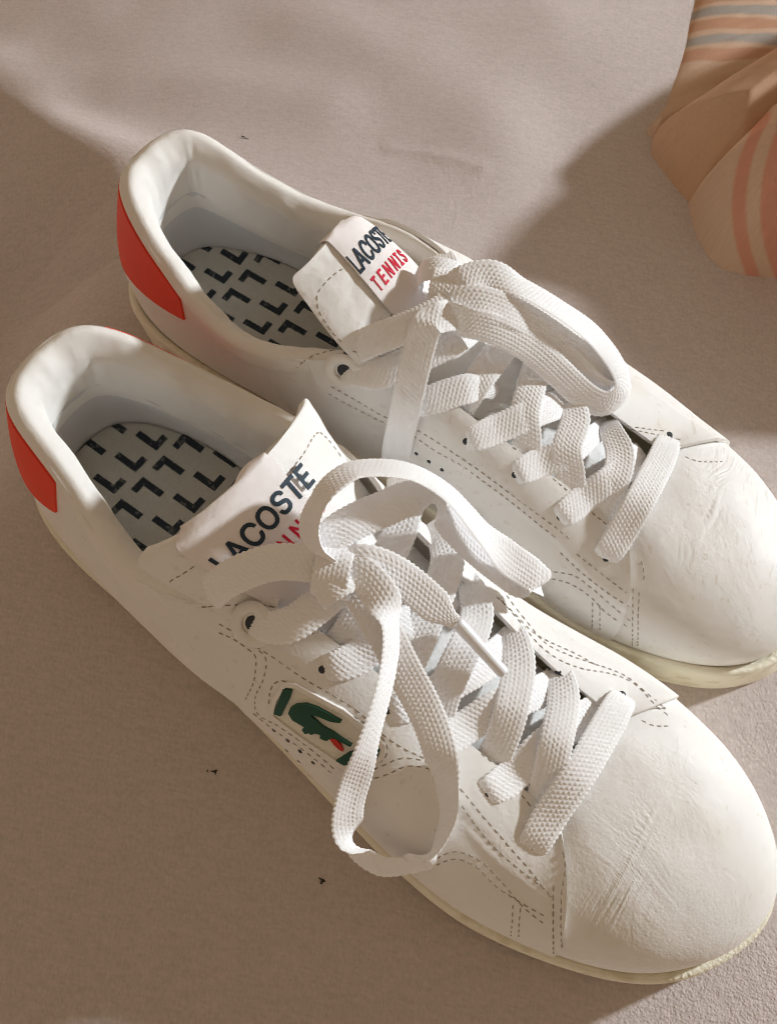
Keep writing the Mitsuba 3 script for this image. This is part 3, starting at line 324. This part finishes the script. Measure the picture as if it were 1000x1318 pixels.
def disc(c, up, r, h, n=18, dome=.6):
    up = up / np.linalg.norm(up); a = np.cross(up, [1, .2, 0]); a /= np.linalg.norm(a); b = np.cross(up, a); t = np.arange(n) * 2 * np.pi / n
    ring = np.cos(t)[:, None] * a + np.sin(t)[:, None] * b
    P = np.stack([c + ring * r - up * .6, c + ring * r + up * h * .3, c + ring * r * .7 + up * h, c + ring * .01 + up * h])
    return P.transpose(1, 0, 2).reshape(-1, 3), grid_faces(n, 4, True)
def up_at(c): return np.array([0.12 if c[0] > 150 else 0, np.sign(c[1]) * min(1.2, abs(c[1]) / 38) * (.75 if c[0] < 190 else .5), .9])
def ring_mesh(c, up, R, r, n=36, m=12):
    up = up / np.linalg.norm(up); a = np.cross(up, [1, .2, 0]); a /= np.linalg.norm(a); b = np.cross(up, a)
    t = np.arange(n) * 2 * np.pi / n; q = np.arange(m) * 2 * np.pi / m
    rad = np.cos(t)[:, None] * a + np.sin(t)[:, None] * b
    P = c + rad[:, None] * (R + r * np.cos(q))[None, :, None] + up * (r * .6 * np.sin(q))[None, :, None]
    return P.reshape(-1, 3), grid_faces(n, m, True, True)
def build_holes(shoe):
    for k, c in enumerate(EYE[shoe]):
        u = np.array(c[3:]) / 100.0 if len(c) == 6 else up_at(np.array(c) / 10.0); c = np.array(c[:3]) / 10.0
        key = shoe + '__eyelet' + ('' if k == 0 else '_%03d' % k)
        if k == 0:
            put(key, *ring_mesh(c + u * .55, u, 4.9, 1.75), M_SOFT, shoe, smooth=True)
            put(key + '__hole_shade', *disc(c, u, 2.4, .3), M_HOLE_SHADE, shoe, smooth=True)  # closed disc on the surface, its dark colour stands for the shaded hole depth
        else: put(key, *disc(c, u, 1.15, .2), M_HOLE_SHADE, shoe, smooth=True)  # punched eyelet drawn as a dark disc, hole shade painted into its colour
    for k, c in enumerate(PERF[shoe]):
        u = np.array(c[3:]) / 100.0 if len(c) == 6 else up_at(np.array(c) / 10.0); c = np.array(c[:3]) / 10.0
        put(shoe + '__perforation' + ('' if k == 0 else '_%03d' % k), *disc(c, u, .75, .15, 12), M_HOLE_SHADE, shoe, smooth=True)
def poly_plate(poly, h0, h1, grid=1.2, rnd=0.0):
    pg = Polygon(poly).buffer(0)
    if rnd: pg = pg.buffer(-rnd).buffer(2 * rnd).buffer(-rnd)
    if pg.geom_type != 'Polygon': pg = max(pg.geoms, key=lambda g: g.area)
    m = trimesh.creation.extrude_polygon(pg, h1 - h0, engine='earcut'); m = m.subdivide_to_size(grid)
    v = np.array(m.vertices); v[:, 2] += h0; return v, np.array(m.faces)
def build_emblem(shoe):
    E = EMB; o, ax, q = np.array(E['o']), np.array(E['ax']), E['q']
    def lay(v):
        x, y = v[:, 0], v[:, 1]; z = q[0] + q[1] * x + q[2] * y + q[3] * x * x + q[4] * x * y + q[5] * y * y + v[:, 2]
        return o + x[:, None] * ax[0] + y[:, None] * ax[1] + z[:, None] * ax[2]
    k = shoe + '__emblem_patch'
    v, f = poly_plate(E['plate'], -.6, .40, rnd=.8); put(k, lay(v), f, M_PLATE, shoe)
    pg = Polygon(E['plate']).buffer(-.8).buffer(1.6).buffer(-.8); fr = pg.buffer(1.1).difference(pg.buffer(-.15)); m = trimesh.creation.extrude_polygon(fr, 1.7, engine='earcut').subdivide_to_size(1.2); v = np.array(m.vertices); v[:, 2] -= .6
    put(k + '__frame', lay(v), np.array(m.faces), M_SOFT, shoe)
    for nm, pts, m, h in (('border_bar', E['bar'], M_GREEN, 1.0), ('border_bar_001', E['bar2'], M_GREEN, 1.0), ('reptile', E['croc'], M_GREEN, 1.2), ('mouth', E['mouth'], M_EMRED, 1.1)):
        v, f = poly_plate(pts, .4, h + .3, rnd=.12); put(k + '__' + nm, lay(v), f, m, shoe)

def ribbon(A, step=0.38, thick=0.62, seed=0):
    """A: rows of centre and half-width vector (mm) -> braided flat lace"""
    A = np.array(A, float) / 10.0; C, H = A[:, :3], A[:, 3:]
    d = np.r_[0, np.cumsum(np.maximum(np.linalg.norm(np.diff(C, axis=0), axis=1), .3))]
    n = int(d[-1] / step) + 2; t = np.linspace(0, d[-1], n)
    from scipy.interpolate import PchipInterpolator
    c = CubicSpline(d, C)(t) * .5 + PchipInterpolator(d, C)(t) * .5
    hh = PchipInterpolator(d, H)(t); w = PchipInterpolator(d, np.linalg.norm(H, axis=1))(t)
    tg = np.gradient(c, axis=0); tg /= np.linalg.norm(tg, axis=1, keepdims=True)
    hh -= (hh * tg).sum(1, keepdims=True) * tg; hh /= np.linalg.norm(hh, axis=1, keepdims=True) + 1e-9
    nn = np.cross(tg, hh); s = np.r_[0, np.cumsum(np.linalg.norm(np.diff(c, axis=0), axis=1))]
    m = 25; x = np.linspace(-1, 1, m)
    prof = thick * np.sqrt(np.clip(1 - np.abs(x) ** 3, 0, 1)) + .02
    col = (x + 1) / 2 * 8.0
    def braid(side):
        i = np.floor(col); fr = col - i
        ph = s[:, None] / 1.5 + .5 * (i % 2)[None] + .28 * (fr - .5)[None] * np.where(i % 2 == 0, 1, -1)[None]
        ph = ph - np.floor(ph)
        return np.sin(np.pi * ph) ** 1 * (np.sin(np.pi * np.clip(fr, .02, .98))[None]) ** .7
    cup = (meshkit.noise(np.stack([s * .05 + seed, s * 0 + 3, s * 0], -1)) - .5)[:, None] * 1.0 * (1 - x ** 2)[None]
    edge = 1 + .035 * np.sin(s * 2 * np.pi / 1.5)[:, None]
    base = c[:, None] + hh[:, None] * (w[:, None] * x[None] * edge)[..., None]
    amp = .34
    top = base + nn[:, None] * (cup + prof[None] * (1 - amp) + amp * prof[None] * braid(1) * 1.3)[..., None]
    bot = base + nn[:, None] * (cup - prof[None] * (1 - amp) - amp * prof[None] * braid(-1) * 1.3)[..., None]
    R = np.concatenate([top, bot[:, ::-1]], 1); k = 2 * m
    F = grid_faces(n, k, False, True); V = R.reshape(-1, 3)
    for e, r0 in ((0, 0), (n - 1, (n - 1) * k)):
        V = np.vstack([V, R[e].mean(0)]); j = np.arange(k); F = np.vstack([F, np.stack([r0 + j, r0 + (j + 1) % k, j * 0 + len(V) - 1], -1)[:, ::(1 if e else -1)]])
    return V, F
def knot_rows(c, ax, up, ra, rb, t0, t1, w, twist=0.0):
    """a lace wrapped round the knot: centre, axis (width direction), upward direction, radii, angles"""
    c, ax, up = (np.array(v, float) for v in (c, ax, up)); ax /= np.linalg.norm(ax); sd = np.cross(ax, up); sd /= np.linalg.norm(sd); up = np.cross(sd, ax)
    rows = []
    for t in np.radians(np.linspace(t0, t1, 10)):
        p = c + sd * ra * math.cos(t) + up * rb * math.sin(t) + ax * twist * (t / 3)
        rows.append(np.r_[p, (ax + .25 * twist * sd * 0) * w])
    return np.array(rows) * 10
KNOT = {'sneaker': [((128.5, 8.5, 89.5), (.85, -.35, .1), (.15, .1, 1), 7.0, 5.2, -40, 220, 4.8), ((126, 6, 88), (.2, .9, .1), (.1, 0, 1), 6.5, 4.2, -30, 210, 4.5), ((131, 11, 88.5), (.9, .4, -.2), (.1, .2, 1), 5.5, 4.2, -30, 210, 4.2)],
        'sneaker_001': [((129.5, 3, 89.5), (.9, .3, .1), (.1, 0, 1), 7.0, 5.0, -40, 220, 4.8), ((126, 7.5, 87), (.4, -.9, .1), (.1, .1, 1), 7.5, 5.0, -40, 220, 5.0), ((133, -2, 88), (.7, -.6, 0), (.1, 0, 1), 6, 4.5, -30, 210, 4.5)]}
def build_laces(shoe):
    parts = [ribbon(A, seed=7.3 * i) for i, (nm, A) in enumerate(LACE[shoe]) if not nm.startswith('knot')]
    parts += [ribbon(knot_rows(*k), seed=3.1 * i) for i, k in enumerate(KNOT[shoe])]
    put(shoe + '__lace', *mesh_join(parts), M_LACE, shoe, smooth=True)
    if shoe == 'sneaker':
        A = np.array(dict(LACE[shoe])['tail'], float) / 10.0; a = A[-1, :3]; d = A[-1, :3] - A[-3, :3]; d /= np.linalg.norm(d)
        AG = np.array(AGLET) / 10.0; e = AG
        up = np.array([0, 0, 1.]); d = (e - a) / np.linalg.norm(e - a); sx = np.cross(d, up); sx /= np.linalg.norm(sx); sy = np.cross(sx, d)
        n = 16; q = np.arange(n) * 2 * np.pi / n; L = np.linalg.norm(e - a)
        rows = [(-.5, 1.2), (0, 1.75), (1, 1.85), (L * .5, 1.8), (L - .6, 1.75), (L - .1, 1.55), (L, 1.0), (L - .4, .2)]
        P = np.array([[a + d * t + (np.cos(w) * sx + np.sin(w) * sy) * r for w in q] for t, r in rows])
        put(shoe + '__lace__aglet', P.reshape(-1, 3), grid_faces(len(rows), n, False, True), M_AGLET, shoe, smooth=40)
        labels[shoe + '__lace__aglet'] = {'label': 'clear plastic tip on the end of the lace'}

# woven label over the tongue and its lettering: d mm from the free end, b across
LAB = {'sneaker': (-.17, .66, 46.0, 0.0), 'sneaker_001': (-.02, .66, 46.0, -.20)}
def on_tongue(shoe, d, b, off):
    ga, gb = np.linspace(0.35, 1, 160), np.linspace(-1, 1, 90)
    P, N = tongue_surf(shoe, ga, gb); w = (meshkit.fbm(P * .11, 3, 21) - .5)[..., None] * 1.2; P = P + N * w
    arc = np.r_[0, np.cumsum(np.linalg.norm(np.diff(P[::-1, 45], axis=0), axis=1))]
    a = np.interp(np.asarray(d, float), arc, ga[::-1]); b = np.asarray(b, float)
    from scipy.interpolate import RegularGridInterpolator as RGI
    q = np.stack([a, np.clip(b, -1, 1)], -1)
    p = RGI((ga, gb), P)(q); nn = RGI((ga, gb), N)(q); nn /= np.linalg.norm(nn, axis=-1, keepdims=True)
    return p + nn * np.asarray(off)[..., None]
def build_label(shoe):
    b0, b1, ln, sk = LAB[shoe]; d = np.linspace(-.0, ln, 60); b = np.linspace(b0, b1, 50); D, B = np.meshgrid(d, b, indexing='ij'); B = B + sk * D / 40
    lift = .75 + .5 * np.sin(np.linspace(0, 1, 60) * 3.1)[:, None] * np.ones((1, 50))
    P = on_tongue(shoe, D, B, lift)
    e = P[0]; nn = on_tongue(shoe, D[0], B[0], np.zeros(50)) - on_tongue(shoe, D[0], B[0], np.ones(50)); nn /= np.linalg.norm(nn, axis=1, keepdims=True)
    back = (P[0] - P[6]).mean(0); back /= np.linalg.norm(back)
    fold = np.stack([e + back * (1.0 * math.sin(t) + .3) + nn * 1.9 * (1 - math.cos(t)) for t in np.linspace(math.pi, .15, 10)]); tail = np.stack([fold[0] - back * k for k in (5, 3)])
    P = np.concatenate([tail, fold, P]); N = grid_normals(P); N *= np.sign(N[20, 25, 2])
    V, F = slab(P, N, -.2, .2); put(shoe + '__label', V, F, M_LABEL, shoe)
    sx = -POSE[shoe][2] * -1.0
    for nm, txt, hgt, dd, mtl, stretch, x0 in LETTERS[shoe]:
        tm = meshkit.text_mesh(txt, hgt, 0.25, True).subdivide_to_size(1.5); v = np.array(tm.vertices)
        wd = v[:, 0].max() - v[:, 0].min(); x = (v[:, 0] - v[:, 0].min() - wd / 2) * stretch + x0
        hw = 43.0 if shoe == 'sneaker' else 45.0
        m = POSE[shoe][2]
        dv = dd - v[:, 1]; p = on_tongue(shoe, dv, (m * x / hw) + (b0 + b1) / 2 + sk * dv / 40, .75 + .5 * np.sin(np.clip(dv / ln, 0, 1) * 3.1) + .28 + v[:, 2])
        put(shoe + '__label__' + nm, p, np.array(tm.faces), mtl, shoe)
LETTERS = {'sneaker': [('wordmark', 'LACOSTE', 6.6, 15.0, M_NAVY, .95, 4.6), ('second_line', 'T E N N I S', 4.6, 23.0, M_CRIMSON, .95, 5.2)],
           'sneaker_001': [('wordmark', 'LACOSTE', 6.4, 14.0, M_NAVY, .68, -1), ('second_line', 'T E N N I S', 4.6, 22.0, M_CRIMSON, .70, -1)]}

for shoe in POSE:
    build_midsole(shoe); build_upper(shoe); build_quarters(shoe); build_collar(shoe); build_insole(shoe); build_heel_tab(shoe); build_tongue(shoe)
    if 'STITCH' in globals():
        build_stitches(shoe); build_holes(shoe); build_laces(shoe); build_label(shoe)
if 'EMB' in globals(): build_emblem('sneaker')
labels['sneaker'] = {'label': 'white leather sneaker nearer the camera with a green reptile emblem on its side', 'category': 'sneaker', 'group': 'pair of sneakers'}
for _k, _t in (('heel_tab', 'bright red leather heel tab'), ('insole', 'grey insole printed with dark angular marks'), ('midsole', 'cream rubber sole'), ('label', 'white woven label with navy and red lettering')):
    for _s in POSE: labels[_s + '__' + _k] = {'label': _t}
labels['sneaker__emblem_patch'] = {'label': 'pale patch with a green reptile between two green bars'}
labels['sneaker_001'] = {'label': 'white leather sneaker farther from the camera, without an emblem on its visible side', 'category': 'sneaker', 'group': 'pair of sneakers'}


# ------------------------------------------------------------------ bed sheet
def dist_line(X, Y, L):
    L = np.array(L) / 1000.0; best = np.full(X.shape, 9.0)
    for a, b in zip(L[:-1], L[1:]):
        ab = b - a; t = np.clip(((X - a[0]) * ab[0] + (Y - a[1]) * ab[1]) / (ab @ ab), 0, 1)
        best = np.minimum(best, np.hypot(X - a[0] - t * ab[0], Y - a[1] - t * ab[1]))
    return best
def sheet_full(X, Y):
    Z = sheet_z(X, Y)
    far = np.clip((np.hypot((X - .0) / 1.3, Y - .17) - .17) / .1, 0, 1)
    Z = Z + far * (meshkit.fbm(np.stack([X * 9, Y * 9, X * 0], -1), 3, 11) - .5) * .006 + (meshkit.fbm(np.stack([X * 30, Y * 30, X * 0 + 4], -1), 2, 12) - .5) * .0010
    # the bed falls away to the left: a gentle roll behind the shoes and a fold edge beside the far heel
    fb = np.clip((Y - .27) / .10, 0, 1); fb = fb * fb * (3 - 2 * fb); q = np.clip(.10 - X, 0, .45); Z = Z - fb * .30 * q * q
    if 'EDGE' in globals():
        import shapely
        pg = Polygon(np.array(EDGE) / 1000.0); pts = shapely.points(X, Y); d = np.where(shapely.contains(pg, pts), shapely.distance(pg.exterior, pts), 0)
        t = np.clip(d / .085, 0, 1); Z = Z - .060 * t * t * (3 - 2 * t)
    if 'RIDGE' in globals():
        for L, (am, wd) in zip(RIDGE, [(.0050, .016), (.0020, .016), (.0028, .026), (.0007, .0035), (.002, .024), (.002, .024)]): Z = Z + am * np.exp(-(dist_line(X, Y, L) / wd) ** 2)
    return Z
gx, gy = np.linspace(-.45, .45, 640), np.linspace(-.2, .85, 740)
gx = np.concatenate([np.linspace(-1.6, -.46, 12), gx, np.linspace(.46, 1.6, 12)]); gy = np.concatenate([np.linspace(-1.2, -.21, 12), gy, np.linspace(.86, 2.2, 14)])
GX, GY = np.meshgrid(gx, gy, indexing='ij')
P = np.stack([GX, GY, sheet_full(GX, GY)], -1)
put('bed_sheet', P.reshape(-1, 3), grid_faces(len(gx), len(gy)), M_SHEET, smooth=True)
labels['bed_sheet'] = {'label': 'pinkish beige jersey bed sheet under the sneakers', 'category': 'bed sheet', 'kind': 'structure'}

# ------------------------------------------------------------------ striped cloth bundle at the upper right
def cloth_mat(name, fn):
    return mat(name, bump(pr(mikit.proc(fn), 0.85, 0.15, sheen=0.3), lambda p, n, uv: mikit.noise(p.x * 1900, p.y * 1900, p.z * 1900) * 0.00010 + mikit.fbm(p.x * 120, p.y * 120, p.z * 120, 2) * 0.0004))
def band(x, a, b, e=0.0012): return mikit.smoothstep(a - e, a + e, x) * (1 - mikit.smoothstep(b - e, b + e, x))
BASE, CORAL, GREY, RUST = (0.58, 0.41, 0.30), (0.57, 0.27, 0.19), (0.37, 0.33, 0.30), (0.51, 0.29, 0.19)
def stripes_top(p, n, uv):
    v = uv.y + (mikit.noise(uv.x * 60, uv.y * 60) - .5) * 0.004; c = mi.Color3f(BASE)
    for a, b, col in ((-.002, .007, RUST), (.0105, .018, GREY), (.021, .030, RUST), (.0345, .041, GREY), (.044, .053, RUST), (-.03, -.02, GREY), (.11, .125, CORAL)): c = mikit.mix(c, col, band(v, a, b))
    return c * (0.96 + 0.08 * mikit.noise(p.x * 1500, p.y * 1500))
def stripes_side(p, n, uv):
    v = uv.x + (mikit.noise(uv.y * 50, 3.0) - .5) * 0.003; c = mi.Color3f(BASE)
    for a, b in ((-.0033, .0032), (.0098, .023), (.033, .039)): c = mikit.mix(c, CORAL, band(v, a, b))
    return c * (0.96 + 0.08 * mikit.noise(p.x * 1500, p.y * 1500))
def plain(p, n, uv): return mikit.mix(BASE, (0.52, 0.31, 0.19), mikit.noise(p.x * 30, p.y * 30)) * (0.96 + 0.08 * mikit.noise(p.x * 1500, p.y * 1500))
def build_fold(key, outline, H, R, bsdf, tilt, wr, uvf, seed):
    pg = Polygon(np.array(outline) / 1000.0).buffer(.006).buffer(-.006); x0, y0, x1, y1 = pg.bounds
    import shapely
    st = .0016; xs, ys = np.arange(x0 - st, x1 + st, st), np.arange(y0 - st, y1 + st, st); X, Y = np.meshgrid(xs, ys, indexing='ij')
    pts = shapely.points(X, Y); ins = shapely.contains(pg, pts); d = np.where(ins, shapely.distance(pg.exterior, pts), 0)
    q = np.clip(d / R, 0, 1); Hh = H * (1 + tilt * (X - x0) / .1)
    Z = sheet_z(X, Y) - .003 + np.maximum(Hh, .004) * np.sqrt(1 - (1 - q) ** 2)
    ca, sa = math.cos(wr[0]), math.sin(wr[0]); al, ac = X * ca + Y * sa, -X * sa + Y * ca
    Z += (meshkit.fbm(np.stack([al * 14, ac * wr[2], X * 0 + seed], -1), 3, seed) - .5) * wr[1] * q
    dx = (meshkit.noise(np.stack([X * 40, Y * 40, X * 0 + seed], -1)) - .5) * .002
    cell = ins[:-1, :-1] | ins[1:, :-1] | ins[:-1, 1:] | ins[1:, 1:]
    F = grid_faces(len(xs), len(ys)); n = (len(xs) - 1) * (len(ys) - 1); keep = np.concatenate([cell.ravel(), cell.ravel()]); F = F[keep]
    # snap the outer ring of vertices on to the outline
    P = np.stack([X + dx * q, Y, Z], -1).reshape(-1, 3); used = np.unique(F); out = used[~ins.ravel()[used]]
    for i in out:
        c = pg.exterior.interpolate(pg.exterior.project(Point(P[i, 0], P[i, 1]))); P[i, :2] = c.x, c.y; P[i, 2] = sheet_z(c.x, c.y) - .004
    m = np.full(len(P), -1); m[used] = np.arange(len(used)); P, F = P[used], m[F]
    U = uvf(P); put(key, P, F, bsdf, smooth=True, uv=U)
if 'CLOTH' in globals():
    o1, o3 = np.array(CLOTH[0]) / 1000.0, np.array(CLOTH[2]) / 1000.0
    a1 = math.radians(12); e1 = np.array([math.cos(a1), math.sin(a1)]); n1 = np.array([math.sin(a1), -math.cos(a1)])
    uv1 = lambda P: np.stack([(P[:, :2] - o1[2]) @ e1, (P[:, :2] - o1[1]) @ n1], -1)
    a3 = math.radians(24)
    def uv3(P):
        # the way the print runs over the bulging fold
        x, y, z = (P - np.r_[o3[1], sheet_z(*o3[1])]).T
        u = -.0229 + 1.0352 * x + .1449 * y + .4564 * z - .8577 * x * x - 2.2725 * y * y - 3.2061 * z * z + 3.4332 * x * y + 4.1119 * x * z - 8.9844 * y * z
        return np.stack([u, y], -1)
    build_fold('striped_cloth__fold', CLOTH[0], .011, .05, cloth_mat('cloth_top', stripes_top), .25, (math.radians(33), .009, 95), uv1, 31)
    build_fold('striped_cloth__fold_001', CLOTH[1], .034, .034, cloth_mat('cloth_middle', plain), .85, (math.radians(42), .005, 60), uv1, 32)
    if len(CLOTH) > 3: build_fold('striped_cloth__fold_003', CLOTH[3], .017, .010, 'cloth_top', .8, (math.radians(33), .003, 60), uv1, 34)
    build_fold('striped_cloth__fold_002', CLOTH[2], .062, .036, cloth_mat('cloth_side', stripes_side), .2, (math.radians(60), .004, 25), uv3, 33)
    labels['striped_cloth'] = {'label': 'rumpled peach cloth with coral and grey stripes at the edge of the bed', 'category': 'cloth'}

# ------------------------------------------------------------------ lint on the sheet
if 'LINT' in globals():
    M_LINT = mat('lint', pr((0.05, 0.05, 0.035), 0.9, 0.1))
    for k, (x, y) in enumerate(LINT):
        rng = np.random.default_rng(50 + k); x, y = x / 1000, y / 1000; z = float(sheet_full(np.array([[x]]), np.array([[y]]))[0, 0]) + .0006; parts = []
        for _ in range(6):
            a = rng.uniform(0, 6.3); l = rng.uniform(.0003, .0008); c = np.array([x, y, z]) + rng.normal(0, .0005, 3) * [1.6, .6, .4]; d = np.array([math.cos(a), math.sin(a), rng.uniform(-.3, .3)])
            parts.append(dash(c - d * l, c + d * l, np.array([0, 0, 1.]), .00022))
        key = 'lint_speck' + ('' if k == 0 else '_%03d' % k); put(key, *mesh_join(parts), M_LINT, smooth=True)
        labels[key] = {'label': ['dark lint speck on the sheet left of the nearer sneaker', 'dark lint speck on the sheet below the hanging lace loop', 'tiny dark lint speck on the sheet behind the heel of the farther sneaker'][k], 'category': 'lint', 'group': 'lint specks on the sheet'}
